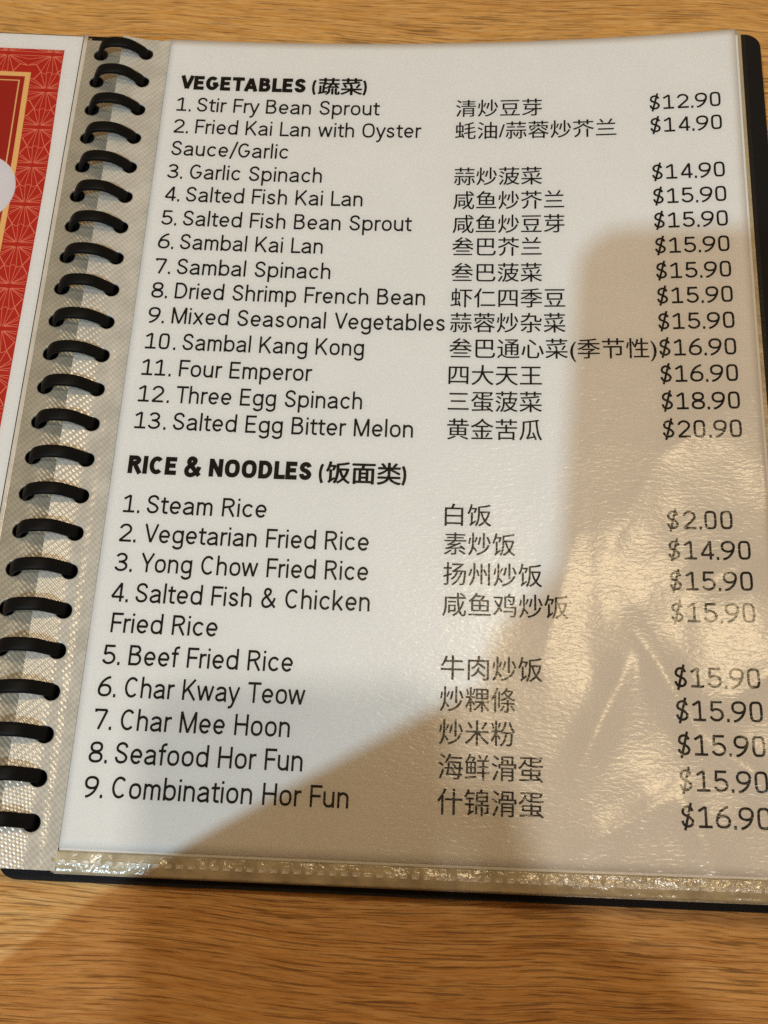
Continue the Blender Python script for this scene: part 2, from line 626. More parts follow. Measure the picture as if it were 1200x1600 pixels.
def ring_mesh(y):
    zr, zl_ = z_strip_r(-8.1, y), z_strip_l(-25.6, y)
    # centre line in x-z: steep on the left, easing down to the right
    pts = []
    rnd = random.Random(round(y * 10))
    top = max(zr, zl_) + 5.9 + rnd.uniform(-0.3, 0.3)
    skew = rnd.uniform(0.15, 0.6)
    y += rnd.uniform(-0.15, 0.15)
    ctrl = [(-26.0, zl_ - 3.0), (-25.9, zl_ - 0.4), (-25.0, zl_ + 2.6), (-22.6, top - 0.9), (-18.6, top), (-14.0, top - 0.9), (-10.6, zr + 2.4),
            (-8.5, zr + 0.2), (-8.0, zr - 1.4), (-8.0, zr - 3.2)]
    # Catmull-Rom
    for i in range(len(ctrl) - 1):
        p0 = ctrl[max(0, i - 1)]
        p1, p2 = ctrl[i], ctrl[i + 1]
        p3 = ctrl[min(len(ctrl) - 1, i + 2)]
        for k in range(5):
            t = k / 5
            q = [0.5 * ((2 * p1[c]) + (-p0[c] + p2[c]) * t + (2 * p0[c] - 5 * p1[c] + 4 * p2[c] - p3[c]) * t * t +
                        (-p0[c] + 3 * p1[c] - 3 * p2[c] + p3[c]) * t ** 3) for c in (0, 1)]
            pts.append(q)
    pts.append(ctrl[-1])
    vs_, fs = [], []
    n_s = 14
    for i, (x, z) in enumerate(pts):
        a = pts[max(0, i - 1)]
        b = pts[min(len(pts) - 1, i + 1)]
        tx, tz = b[0] - a[0], b[1] - a[1]
        l_ = math.hypot(tx, tz)
        nx_, nz_ = -tz / l_, tx / l_
        hw, ht = 2.15, 0.85
        sl = skew * (x + 17) / 9           # the loop runs a touch askew, like a coil
        for k in range(n_s):
            an = 2 * math.pi * k / n_s
            ca, sa = math.cos(an), math.sin(an)
            ey = hw * math.copysign(abs(ca) ** 0.6, ca)
            en = ht * math.copysign(abs(sa) ** 0.6, sa)
            vs_.append((x + nx_ * en, y + ey + sl, z + nz_ * en))
    for i in range(len(pts) - 1):
        for k in range(n_s):
            j = (k + 1) % n_s
            fs.append((i * n_s + k, i * n_s + j, (i + 1) * n_s + j, (i + 1) * n_s + k))
    fs.append(tuple(range(n_s - 1, -1, -1)))
    fs.append(tuple((len(pts) - 1) * n_s + k for k in range(n_s)))
    return vs_, fs


for k in range(NR):
    v, f = ring_mesh(Y0 + k * PITCH)
    mesh_obj('ring', v, f, M['ring'], folder, True)

# ------------------------------------------------------------------ right page: paper and print
page_root = empty('menu_page')
tag(page_root, 'white menu page printed with vegetable, rice and noodle dishes and prices', 'menu page')
v, f = slab(zp, 0.10, 0.0, 210.0, 70, 0.0, 296.6, 90)
mesh_obj('paper', v, f, M['paper'], page_root, True)

v, f = slab(lambda x, y: zp(x, y) - 0.32, 0.10, 0.8, 210.8, 50, -2.0, 294.0, 50)
for i, p in enumerate(v):
    v[i] = (p[0], p[1] - (p[0] / 210.0) * 0.9 + 0.9, p[2])
back = mesh_obj('paper_sheet', v, f, M['paper'])
tag(back, 'second paper sheet showing as a thin strip below the printed menu page', 'paper')

CAP = 5.95


def font_mesh(body, offset=0.0):
    c = bpy.data.curves.new('lettering', 'FONT')
    c.body = body
    c.size = 1.0
    c.offset = offset
    c.resolution_u = 6
    c.fill_mode = 'FRONT'
    o = bpy.data.objects.new('lettering', c)
    COL.objects.link(o)
    dg = bpy.context.evaluated_depsgraph_get()
    me = bpy.data.meshes.new_from_object(o.evaluated_get(dg))
    vs_ = [tuple(x.co) for x in me.vertices]
    fs = [tuple(p.vertices) for p in me.polygons]
    bpy.data.objects.remove(o)
    bpy.data.curves.remove(c)
    bpy.data.meshes.remove(me)
    return vs_, fs


ref, _ = font_mesh('H')
CAP_UNIT = max(p[1] for p in ref)
FS = CAP / CAP_UNIT


def ribbon(pts, wd, closed=False):
    """a stroke of constant width along a polyline"""
    n = len(pts)
    vs_, fs = [], []
    for i in range(n):
        if closed:
            a, b = pts[i - 1], pts[(i + 1) % n]
        else:
            a, b = pts[max(0, i - 1)], pts[min(n - 1, i + 1)]
        p = pts[i]
        d1 = (p[0] - a[0], p[1] - a[1])
        d2 = (b[0] - p[0], b[1] - p[1])
        l1, l2 = math.hypot(*d1) or 1e-9, math.hypot(*d2) or 1e-9
        if l1 < 1e-8:
            d1, l1 = d2, l2
        if l2 < 1e-8:
            d2, l2 = d1, l1
        n1 = (-d1[1] / l1, d1[0] / l1)
        n2 = (-d2[1] / l2, d2[0] / l2)
        mx, my = n1[0] + n2[0], n1[1] + n2[1]
        ml = math.hypot(mx, my) or 1e-9
        mx, my = mx / ml, my / ml
        k = 1 / max(0.45, mx * n1[0] + my * n1[1])
        h = wd / 2 * k
        vs_.append((p[0] + mx * h, p[1] + my * h))
        vs_.append((p[0] - mx * h, p[1] - my * h))
    for i in range(n if closed else n - 1):
        j = (i + 1) % n
        fs.append((2 * i, 2 * i + 1, 2 * j + 1, 2 * j))
    return vs_, fs


def arc(cx, cy, rx, ry, a0, a1, n=14):
    return [(cx + rx * math.cos(math.radians(a0 + (a1 - a0) * k / n)), cy + ry * math.sin(math.radians(a0 + (a1 - a0) * k / n))) for k in range(n + 1)]


def superell(cx, cy, rx, ry, e=0.62, n=36):
    out = []
    for k in range(n):
        a = 2 * math.pi * k / n
        ca, sa = math.cos(a), math.sin(a)
        out.append((cx + rx * math.copysign(abs(ca) ** e, ca), cy + ry * math.copysign(abs(sa) ** e, sa)))
    return out


def catmull(ctrl, k=5):
    out = []
    for i in range(len(ctrl) - 1):
        p0, p1, p2, p3 = ctrl[max(0, i - 1)], ctrl[i], ctrl[i + 1], ctrl[min(len(ctrl) - 1, i + 2)]
        for j in range(k):
            t = j / k
            out.append(tuple(0.5 * (2 * p1[c] + (p2[c] - p0[c]) * t + (2 * p0[c] - 5 * p1[c] + 4 * p2[c] - p3[c]) * t * t +
                                    (3 * p1[c] - p0[c] - 3 * p2[c] + p3[c]) * t ** 3) for c in (0, 1)))
    out.append(tuple(ctrl[-1]))
    return out


SW = 0.74   # stroke width of the light face, mm
XH, CH, ASC = 4.35, 6.0, 6.2


def ess(w_, h_, s, y0=0.0):
    c = [(.95, .78), (.85, .92), (.66, .99), (.45, 1.0), (.20, .93), (.07, .77), (.15, .62), (.42, .535), (.70, .455), (.93, .32), (.96, .20), (.82, .06),
         (.52, 0.0), (.24, .04), (.07, .16), (.03, .28)]
    return catmull([(s + x * (w_ - 2 * s), y0 + s + y * (h_ - 2 * s)) for x, y in c], 4)


def glyph(ch, sw):
    """centre lines of the menu's monoline grotesque: ([(points, closed)], width), mm at cap height 6"""
    s = sw / 2
    h = CH
    x = XH
    O = superell
    G = {
        '0': lambda: ([(O(1.85, h / 2, 1.85 - s, h / 2 - s, 0.55), 1)], 3.7),
        '1': lambda: ([([(0.15, h - 1.45), (2.15, h - 0.2), (2.15, s)], 0), ([(0.1, s), (3.85, s)], 0)], 3.9),
        '2': lambda: ([(arc(1.95, h - 1.85, 1.65, 1.85 - s, 172, -38, 16) + [(0.25, s)], 0), ([(0.2, s), (4.0, s)], 0)], 4.1),
        '3': lambda: ([(arc(1.85, h - 1.6, 1.5, 1.6 - s, 165, -88, 16), 0), (arc(1.85, 1.68, 1.75, 1.68 - s, 90, -168, 18), 0), ([(1.0, 3.08), (1.95, 3.08)], 0)], 3.7),
        '4': lambda: ([([(4.1, 1.5), (0.3, 1.5), (3.05, h - 0.1), (3.05, 0.0)], 0)], 4.2),
        '5': lambda: ([([(3.6, h - s), (0.75, h - s), (0.55, 3.0)], 0), ([(0.55, 3.0)] + arc(1.9, 1.95, 1.75, 1.95 - s, 118, -162, 18), 0)], 3.8),
        '6': lambda: ([(O(1.95, 1.9, 1.75, 1.9 - s, 0.88), 1), (catmull([(3.5, h - 0.15), (2.5, h - 0.45), (1.2, 4.5), (0.42, 3.05), (0.2, 1.9)]), 0)], 3.9),
        '7': lambda: ([([(0.3, h - 1.0), (0.3, h - s), (3.7, h - s), (1.5, 0.0)], 0)], 3.9),
        '8': lambda: ([(O(1.95, h - 1.55, 1.55, 1.55 - s + 0.05, 0.88), 1), (O(1.95, 1.6, 1.75, 1.6 - s + 0.05, 0.88), 1)], 3.9),
        '9': lambda: ([(O(1.95, h - 1.9, 1.75, 1.9 - s, 0.88), 1), (catmull([(0.4, 0.15), (1.4, 0.45), (2.7, 1.5), (3.48, 2.95), (3.7, 4.1)]), 0)], 3.9),
        '.': lambda: ([([(0.05, 0.36), (0.80, 0.36)], 0)], 0.85),
        '$': lambda: ([(ess(3.8, h, s), 0), ([(1.05, -0.75), (2.95, 6.75)], 0)], 3.8),
        'o': lambda: ([(O(1.9, x / 2, 1.9 - s, x / 2 - s, 0.85), 1)], 3.8),
        'b': lambda: ([([(s, 0), (s, ASC)], 0), (O(1.95, x / 2, 1.95 - s, x / 2 - s, 0.85), 1)], 3.9),
        'd': lambda: ([([(3.9 - s, 0), (3.9 - s, ASC)], 0), (O(1.95, x / 2, 1.95 - s, x / 2 - s, 0.85), 1)], 3.9),
        'p': lambda: ([([(s, -1.75), (s, x)], 0), (O(1.95, x / 2, 1.95 - s, x / 2 - s, 0.85), 1)], 3.9),
        'g': lambda: ([(O(1.9, x / 2 + .08, 1.9 - s, x / 2 - s - .08, 0.85), 1), ([(3.8 - s, x), (3.8 - s, -0.4)] + arc(1.95, -0.4, 1.85 - s, 1.4 - s, -8, -165, 12), 0)], 3.8),
        'a': lambda: ([(arc(1.72, x - 1.35, 1.4, 1.35 - s, 165, 8, 12) + [(3.12, 1.0), (3.3, 0.3), (3.6, s - .1)], 0),
                       ([(3.12, 2.45), (1.6, 2.28)] + arc(1.45, 1.2, 1.2, 1.2 - s + .05, 95, 270, 12) + [(2.0, s + .08), (2.75, .62), (3.12, 1.25)], 0)], 3.6),
        'c': lambda: ([(arc(1.95, x / 2, 1.95 - s, x / 2 - s, 38, 322, 22), 0)], 3.6),
        'e': lambda: ([([(0.35, x / 2 - .05), (3.5, x / 2 - .05)] + arc(1.9, x / 2, 1.9 - s, x / 2 - s, 0, 320, 24), 0)], 3.8),
        'f': lambda: ([([(1.15, 0), (1.15, 4.9)] + arc(2.15, 4.95, 1.0, 1.25 - s, 180, 92, 8) + [(2.6, ASC - s)], 0), ([(0.05, x - s), (2.4, x - s)], 0)], 2.55),
        'h': lambda: ([([(s, 0), (s, ASC)], 0), (arc(1.75, x - 1.6, 1.75 - s, 1.6 - s, 170, 0, 12) + [(3.5 - s, 0)], 0)], 3.5),
        'n': lambda: ([([(s, 0), (s, x)], 0), (arc(1.75, x - 1.6, 1.75 - s, 1.6 - s, 170, 0, 12) + [(3.5 - s, 0)], 0)], 3.5),
        'm': lambda: ([([(s, 0), (s, x)], 0), (arc(1.5, x - 1.45, 1.5 - s, 1.45 - s, 170, 0, 12) + [(3.0 - s, 0)], 0),
                       (arc(4.5 - 2 * s, x - 1.45, 1.5 - s, 1.45 - s, 175, 0, 12) + [(6.0 - 3 * s, 0)], 0)], 6.0 - 2 * s),
        'r': lambda: ([([(s, 0), (s, x)], 0), (arc(1.7, x - 1.6, 1.7 - s, 1.6 - s, 172, 78, 9) + [(2.2, x - s)], 0)], 2.2),
        'u': lambda: ([([(3.5 - s, 0), (3.5 - s, x)], 0), ([(s, x)] + arc(1.75, 1.6, 1.75 - s, 1.6 - s, 180, 350, 12), 0)], 3.5),
        'i': lambda: ([([(s, 0), (s, x)], 0), ([(s, 5.2), (s, 5.95)], 0)], 2 * s),
        'l': lambda: ([([(s, 0), (s, ASC)], 0)], 2 * s),
        'k': lambda: ([([(s, 0), (s, ASC)], 0), ([(3.15, x), (s, 1.25)], 0), ([(1.35, 2.35), (3.3, 0)], 0)], 3.4),
        's': lambda: ([(ess(3.3, x, s), 0)], 3.3),
        't': lambda: ([([(1.1, 5.35), (1.1, 0.95)] + arc(1.9, 0.95, 0.8, 0.95 - s, 180, 272, 8) + [(2.55, s)], 0), ([(0.0, x - s), (2.6, x - s)], 0)], 2.65),
        'w': lambda: ([([(0.12, x), (1.35, 0.1), (2.65, x - .05), (3.95, 0.1), (5.18, x)], 0)], 5.3),
        'x': lambda: ([([(0.2, x), (3.3, 0)], 0), ([(3.3, x), (0.2, 0)], 0)], 3.5),
        'y': lambda: ([([(0.15, x), (1.85, 0.1)], 0), (catmull([(3.45, x), (1.85, 0.1), (1.35, -1.05), (0.8, -1.5), (0.15, -1.5)], 4), 0)], 3.6),
        'A': lambda: ([([(s * .7, 0), (2.35, h - s * .5), (4.7 - s * .7, 0)], 0), ([(0.9, 1.75), (3.8, 1.75)], 0)], 4.7),
        'B': lambda: ([([(2.2, h - s), (s, h - s), (s, s), (2.4, s)] + arc(2.4, 1.62 + s / 2, 1.75 - s, 1.62 - s / 2, -85, 85, 12) + [(s, 3.25)], 0),
                       (arc(2.2, 4.6, 1.6 - s, 1.4 - s + .02, 88, -88, 10), 0)], 4.15),
        'C': lambda: ([(arc(2.35, 3, 2.35 - s, 3 - s, 44, 316, 24), 0)], 4.5),
        'D': lambda: ([([(s, s), (s, h - s), (2.0, h - s)] + arc(2.0, 3, 2.5 - s, 3 - s, 88, -88, 18) + [(2.0, s)], 1)], 4.5),
        'E': lambda: ([([(3.7, h - s), (s, h - s), (s, s), (3.75, s)], 0), ([(s, 3.1), (3.4, 3.1)], 0)], 3.75),
        'F': lambda: ([([(3.7, h - s), (s, h - s), (s, 0)], 0), ([(s, 3.0), (3.3, 3.0)], 0)], 3.7),
        'G': lambda: ([(arc(2.35, 3, 2.35 - s, 3 - s, 44, 335, 24) + [(4.45, 2.75), (2.5, 2.75)], 0)], 4.65),
        'H': lambda: ([([(s, 0), (s, h)], 0), ([(4.4 - s, 0), (4.4 - s, h)], 0), ([(s, 3.1), (4.4 - s, 3.1)], 0)], 4.4),
        'I': lambda: ([([(s, 0), (s, h)], 0)], 2 * s),
        'K': lambda: ([([(s, 0), (s, h)], 0), ([(4.0, h), (s, 2.0)], 0), ([(1.6, 3.45), (4.2, 0)], 0)], 4.3),
        'L': lambda: ([([(s, h), (s, s), (3.6, s)], 0)], 3.6),
        'M': lambda: ([([(s, 0), (s, h)], 0), ([(5.4 - s, 0), (5.4 - s, h)], 0), ([(s, h), (2.7, 0.1)], 0), ([(5.4 - s, h), (2.7, 0.1)], 0)], 5.4),
        'N': lambda: ([([(s, 0), (s, h)], 0), ([(4.5 - s, 0), (4.5 - s, h)], 0), ([(s, h - s * .6), (4.5 - s, s * .6)], 0)], 4.5),
        'O': lambda: ([(O(2.45, 3, 2.45 - s, 3 - s, 0.80), 1)], 4.9),
        'R': lambda: ([([(s, 0), (s, h - s), (2.2, h - s)] + arc(2.2, 4.4, 1.85 - s, 1.6 - s, 88, -88, 12) + [(s, 2.8 + s * .2)], 0), ([(2.3, 2.8), (4.0, 0)], 0)], 4.2),
        'S': lambda: ([(ess(4.2, h, s), 0)], 4.2),
        'T': lambda: ([([(0, h - s), (4.4, h - s)], 0), ([(2.2, h - s), (2.2, 0)], 0)], 4.4),
        'V': lambda: ([([(s * .7, h), (2.3, s * .5), (4.6 - s * .7, h)], 0)], 4.6),
        'Y': lambda: ([([(s * .7, h), (2.25, 2.6), (4.5 - s * .7, h)], 0), ([(2.25, 2.6), (2.25, 0)], 0)], 4.5),
        '&': lambda: ([(catmull([(4.6, 0.1), (3.2, 1.75), (1.35, 3.9), (1.0, 4.8), (1.4, 5.6), (2.1, 5.75), (2.85, 5.35), (2.85, 4.5), (2.0, 3.6), (0.8, 2.75), (0.35, 1.7),
                                (0.75, 0.6), (1.9, 0.25), (3.2, 0.9), (4.1, 2.1), (4.4, 3.1)], 4), 0)], 4.7),
        '(': lambda: ([(arc(2.6, 2.5, 2.4 - s, 4.2, 128, 232, 14), 0)], 1.5),
        ')': lambda: ([(arc(-1.1, 2.5, 2.4 - s, 4.2, 52, -52, 14), 0)], 1.5),
        '/': lambda: ([([(0.1, -0.6), (2.5, 6.5)], 0)], 2.6),
    }
    return G[ch]()


def split_sharp(pts):
    """break a stroke at its hairpin corners, so that each leg keeps its full width"""
    out, cur = [], [pts[0]]
    for i in range(1, len(pts)):
        cur.append(pts[i])
        if i + 1 < len(pts):
            a, p, b = pts[i - 1], pts[i], pts[i + 1]
            d1 = (p[0] - a[0], p[1] - a[1])
            d2 = (b[0] - p[0], b[1] - p[1])
            if d1[0] * d2[0] + d1[1] * d2[1] < -0.2 * math.hypot(*d1) * math.hypot(*d2):
                out.append(cur)
                cur = [pts[i]]
    out.append(cur)
    return out


def stroke_text(text, sw=SW, starts=None, gap=None):
    """lettering as strokes, laid from x = 0 on the baseline"""
    vs_, fs, x = [], [], 0.0
    end = 0.0
    gap = 0.92 if gap is None else gap
    for i, ch in enumerate(text):
        if ch == ' ':
            x += 2.35
            continue
        strokes, wd = glyph(ch, sw)
        x0 = starts[i] if starts else x
        for pts, closed in strokes:
            for piece in ([pts] if closed else split_sharp(pts)):
                v_, f_ = ribbon(piece, (sw * 1.35 if ch == '.' else sw), bool(closed))
                b0 = len(vs_)
                vs_ += [(x0 + p[0], p[1]) for p in v_]
                fs += [tuple(b0 + k for k in q) for q in f_]
        end = x0 + wd
        tight = 0.5 if ch in 'rtfyTVYLF/' else 0.0
        nxt = text[i + 1] if i + 1 < len(text) else ''
        if nxt and nxt in 'tyfvw':
            tight += 0.3
        round_ = 0.12 if ch in 'oecbpdgS' else 0.0
        x = x0 + wd + gap - tight - round_
    return vs_, fs, end


def numeral_mesh(text, starts, x0, y0, scale=1.0):
    v_, f_, _ = stroke_text(text, SW, starts)
    return [(x0 + p[0] * scale, y0 + p[1] * 1.03) for p in v_], f_


def stroke_words(text, x0, x1, y, sw=SW, gap=None):
    v_, f_, end = stroke_text(text, sw, None, gap)
    k = (x1 - x0) / end
    return [(x0 + p[0] * k, y + p[1] * 1.065) for p in v_], f_


def print_obj(name, parts, parent=page_root, lift=0.07):
    """put flat lettering (page millimetres) down on the curved sheet"""
    vs_, fs = [], []
    for v_, f_ in parts:
        b0 = len(vs_)
        vs_ += [(p[0], p[1], zp(p[0], p[1]) + lift) for p in v_]
        fs += [tuple(b0 + i for i in q) for q in f_]
    return mesh_obj(name, vs_, fs, M['ink'], parent)


def set_words(text, x0, x1, y, offset, ysc=FS):
    v_, f_ = font_mesh(text, offset)
    a = min(p[0] for p in v_)
    b = max(p[0] for p in v_)
    k = (x1 - x0) / (b - a)
    return [(x0 + (p[0] - a) * k, y + p[1] * ysc) for p in v_], f_


THIN = -0.0085
CJK = 0.0
BOLD = 0.021
veg = [(263.55, '1.', 'Stir Fry Bean Sprout', 81.4), (253.65, '2.', 'Fried Kai Lan with Oyster', 97.0), (243.68, '', 'Sauce/Garlic', 49.0),
       (233.66, '3.', 'Garlic Spinach', 61.8), (223.9, '4.', 'Salted Fish Kai Lan', 77.0), (213.75, '5.', 'Salted Fish Bean Sprout', 95.0),
       (203.9, '6.', 'Sambal Kai Lan', 64.0), (193.7, '7.', 'Sambal Spinach', 67.3), (183.95, '8.', 'Dried Shrimp French Bean', 100.6),
       (174.05, '9.', 'Mixed Seasonal Vegetables', 107.7), (163.95, '10.', 'Sambal Kang Kong', 80.5), (153.85, '11.', 'Four Emperor', 63.5),
       (143.9, '12.', 'Three Egg Spinach', 80.9), (134.05, '13.', 'Salted Egg Bitter Melon', 98.2)]
rice = [(104.25, '1.', 'Steam Rice', 52.2), (94.25, '2.', 'Vegetarian Fried Rice', 85.6), (84.35, '3.', 'Yong Chow Fried Rice', 85.9),
        (74.4, '4.', 'Salted Fish & Chicken', 86.8), (64.45, '', 'Fried Rice', 40.2), (54.35, '5.', 'Beef Fried Rice', 64.3),
        (44.4, '6.', 'Char Kway Teow', 68.5), (34.5, '7.', 'Char Mee Hoon', 64.8), (24.6, '8.', 'Seafood Hor Fun', 69.3), (14.5, '9.', 'Combination Hor Fun', 83.5)]
for y, num, words_, xe in veg + rice:
    parts = []
    x = 5.85
    if num:
        if len(num) == 2:
            parts.append(numeral_mesh(num, (0.0, 4.7), x, y, 0.98))
            xw = x + (7.55 if words_[0] == 'S' else 8.0)
        else:
            parts.append(numeral_mesh(num, (0.0, 4.75 if num[1] != '1' else 4.5, 9.9 if num[1] != '1' else 9.4), x, y, 0.98))
            xw = x + 12.7
    else:
        xw = 6.0 if words_.startswith('Sauce') else 7.1
    parts.append(stroke_words(words_, xw, xe, y))
    print_obj('dish_name', parts)

chin = [(262.8, '清炒豆芽', 140.6), (252.9, '蚝油/蒜蓉炒芥兰', 166.9), (233.1, '蒜炒菠菜', 140.6), (223.0, '咸鱼炒芥兰', 148.3), (213.1, '咸鱼炒豆芽', 148.3),
        (203.8, '叁巴芥兰', 140.4), (193.4, '叁巴菠菜', 140.5), (183.3, '虾仁四季豆', 148.3), (173.6, '蒜蓉炒杂菜', 148.3),
        (163.7, '叁巴通心菜(季节性)', 178.0), (153.7, '四大天王', 140.3), (143.8, '三蛋菠菜', 140.3), (133.7, '黄金苦瓜', 140.3),
        (103.5, '白饭', 124.2), (93.75, '素炒饭', 131.8), (83.7, '扬州炒饭', 140.1), (73.7, '咸鱼鸡炒饭', 148.1), (53.75, '牛肉炒饭', 140.1),
        (44.1, '炒粿條', 131.9), (34.1, '炒米粉', 131.9), (23.9, '海鲜滑蛋', 140.1), (13.75, '什锦滑蛋', 140.2)]
for y, t, xe in chin:
    v_, f_ = set_words(t, 109.4, xe, 0.0, CJK, 8.25)
    lo = min(p[1] for p in v_)
    if '(' in t or '/' in t:
        lo = -0.085 * 8.25
    print_obj('chinese_name', [([(p[0] + ox, p[1] - lo + y) for p in v_], f_) for ox in (-0.045, 0.045)])

price = [(263.5, '$12.90'), (253.7, '$14.90'), (233.9, '$14.90'), (223.9, '$15.90'), (214.0, '$15.90'), (203.9, '$15.90'), (193.95, '$15.90'), (184.25, '$15.90'),
         (174.4, '$15.90'), (164.5, '$16.90'), (154.8, '$16.90'), (144.85, '$18.90'), (134.8, '$20.90'),
         (103.4, '$2.00'), (93.4, '$14.90'), (83.4, '$15.90'), (73.3, '$15.90'), (53.2, '$15.90'), (43.2, '$15.90'), (33.1, '$15.90'), (22.85, '$15.90'), (12.65, '$16.90')]
for y, t in price:
    st = (0.0, 4.8, 9.75, 14.5, 16.1, 21.05) if len(t) == 6 else (0.0, 5.0, 9.85, 11.5, 16.3)
    print_obj('price', [numeral_mesh(t, st, 178.8, y, 1.0)])


def heading(text, cjk, xa, xm, xe, y):
    """bold capitals, then the bracketed characters"""
    parts = [stroke_words(text, xa, xm, y, 1.5, 0.62)]
    v_, f_, _ = stroke_text('(', 0.95)
    parts.append(([(xm + 2.1 + p[0], y + p[1]) for p in v_], f_))
    v_, f_ = set_words(cjk, xm + 4.7, xe - 2.0, 0, 0.0, 8.3)
    for ox, oy in ((-.2, 0), (.2, 0), (0, -.14), (0, .14)):       # pressed a little fat, as bold type
        parts.append(([(p[0] + ox, p[1] + oy + y - 0.1) for p in v_], f_))
    v_, f_, _ = stroke_text(')', 0.95)
    parts.append(([(xe - 1.5 + p[0], y + p[1]) for p in v_], f_))
    print_obj('heading', parts)


heading('VEGETABLES', '蔬菜', 6.4, 53.3, 76.3, 273.5)
heading('RICE & NOODLES', '饭面类', 5.7, 65.8, 96.8, 117.9)

# ------------------------------------------------------------------ left page: red printed sheet
red_root = empty('red_page')
tag(red_root, 'white-edged red page with gold frame and star pattern, left of the rings', 'menu page')


def zr_(x, y, d=0.0):
    return zl(x, y) + 0.02 + d


v, f = slab(lambda x, y: zr_(x, y), 0.1, -243.0, -33.4, 30, 0.0, 297.6, 40)
mesh_obj('paper', v, f, M['paper'], red_root)


def xr(y):
    return -38.1 - 1.6 * smooth(225, 292, y)


def panel(name, inset, mat, d, base=7.2):
    """a printed rectangle inset from the sheet's edges"""
    def fx(x, y):
        return zr_(x, y, d)
    vs_, fs = [], []
    nx, ny = 20, 60
    for j in range(ny + 1):
        y = base + inset + (290.6 - inset - base - inset) * j / ny
        for i in range(nx + 1):
            x1_ = xr(y) - inset
            x0_ = -237 + inset
            x = x0_ + (x1_ - x0_) * i / nx
            vs_.append((x, y, fx(x, y)))
    for j in range(ny):
        for i in range(nx):
            a = j * (nx + 1) + i
            fs.append((a, a + 1, a + nx + 2, a + nx + 1))
    return mesh_obj(name, vs_, fs, mat, red_root)


def frame(name, i0, i1, mat, d):
    vs_, fs = [], []
    ny = 40
    for ins in (i0, i1):
        for j in range(ny + 1):
            y = 7.2 + ins + (290.6 - ins - 7.2 - ins) * j / ny
            vs_.append((xr(y) - ins, y, zr_(0, y, d)))
        for j in range(ny + 1):
            y = 290.6 - ins - (290.6 - ins - 7.2 - ins) * j / ny
            vs_.append((-237 + ins, y, zr_(0, y, d)))
    n = 2 * (ny + 1)
    for k in range(n):
        j = (k + 1) % n
        fs.append((k, j, n + j, n + k))
    return mesh_obj(name, vs_, fs, mat, red_root)


panel('red_border', 0.0, M['red'], 0.03)
# star bursts of fine coral lines, joined by zigzags, clipped to the border band
px_, py_ = 16.9, 17.0
pv, pf = [], []


def add_line(a, b, wd, d):
    for t0, t1 in ((0, 1),):
        v_, f_ = ribbon([a, b], wd)
        b0 = len(pv)
        pv.extend([(p[0], p[1], zr_(p[0], p[1], d)) for p in v_])
        pf.extend([tuple(b0 + i for i in q) for q in f_])


def clip_add(a, b, wd, d, zone):
    """keep the pieces of a line that lie inside the border band"""
    n = 24
    run = None
    for k in range(n + 1):
        t = k / n
        p = (a[0] + (b[0] - a[0]) * t, a[1] + (b[1] - a[1]) * t)
        ok = zone(*p)
        if ok and run is None:
            run = p
        if (not ok or k == n) and run is not None:
            q = p if ok else (a[0] + (b[0] - a[0]) * (k - 1) / n, a[1] + (b[1] - a[1]) * (k - 1) / n)
            if math.hypot(q[0] - run[0], q[1] - run[1]) > 0.3:
                add_line(run, q, wd, d)
            run = None


def in_border(x, y):
    return (-237 < x < xr(y) - 0.1) and (7.3 < y < 290.5) and not (-225 < x < xr(y) - 11.2 and 19 < y < 279.2)


for c in range(0, 12):
    for r in range(0, 18):
        cx, cy = -43.9 - c * px_, 288.3 - r * py_
        if c > 1 and r > 1 and r < 16:
            continue
        if cy < 5:
            continue
        # petals: pairs of lines from the star's heart to points on the cell's outline
        targets = [(3.2, 8.5), (5.4, 5.0), (8.45, 5.6), (8.45, 2.6), (8.45, 0.9)]
        for sx in (-1, 1):
            for sy in (-1, 1):
                for tx, ty in targets:
                    clip_add((cx + sx * 0.5, cy + sy * 0.9), (cx + sx * tx, cy + sy * ty), 0.17, 0.06, in_border)
                pts = [(cx + sx * 3.2, cy + sy * 8.5), (cx + sx * 5.4, cy + sy * 5.0), (cx + sx * 8.45, cy + sy * 5.6)]
                clip_add(pts[0], pts[1], 0.26, 0.06, in_border)
                clip_add(pts[1], pts[2], 0.26, 0.06, in_border)
            clip_add((cx + sx * 0.3, cy + 0.9), (cx + sx * 1.1, cy + 8.5), 0.14, 0.06, in_border)
            clip_add((cx + sx * 0.3, cy - 0.9), (cx + sx * 1.1, cy - 8.5), 0.14, 0.06, in_border)
        z1 = [(cx - 3.2, cy + 8.5), (cx - 1.6, cy + 7.6), (cx, cy + 8.7), (cx + 1.6, cy + 7.6), (cx + 3.2, cy + 8.5)]
        for a, b in zip(z1[:-1], z1[1:]):
            clip_add(a, b, 0.16, 0.06, in_border)
mesh_obj('star_pattern', pv, pf, M['coral'], red_root)
panel('red_panel', 11.6, M['deep_red'], 0.055)
frame('gold_frame', 11.2, 13.2, M['gold'], 0.09)
frame('gold_line', 14.9, 15.4, M['gold'], 0.075)
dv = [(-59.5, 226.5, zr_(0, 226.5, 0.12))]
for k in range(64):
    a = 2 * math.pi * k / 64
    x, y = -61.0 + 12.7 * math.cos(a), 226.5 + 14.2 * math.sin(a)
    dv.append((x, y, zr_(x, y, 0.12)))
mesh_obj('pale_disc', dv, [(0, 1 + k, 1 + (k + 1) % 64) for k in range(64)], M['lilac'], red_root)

# ------------------------------------------------------------------ the photographer, whose shadow falls on the page
UP = -DOWN
PC = CAM - FWD * 6.0 + RIGHT * -22.5 + UP * -66.0      # middle of the phone


def to_phone(a, b, c):
    return PC + RIGHT * a + UP * b + FWD * c


ph = empty('smartphone')
tag(ph, 'smartphone held above the menu, whose shadow falls beside the price column', 'phone')


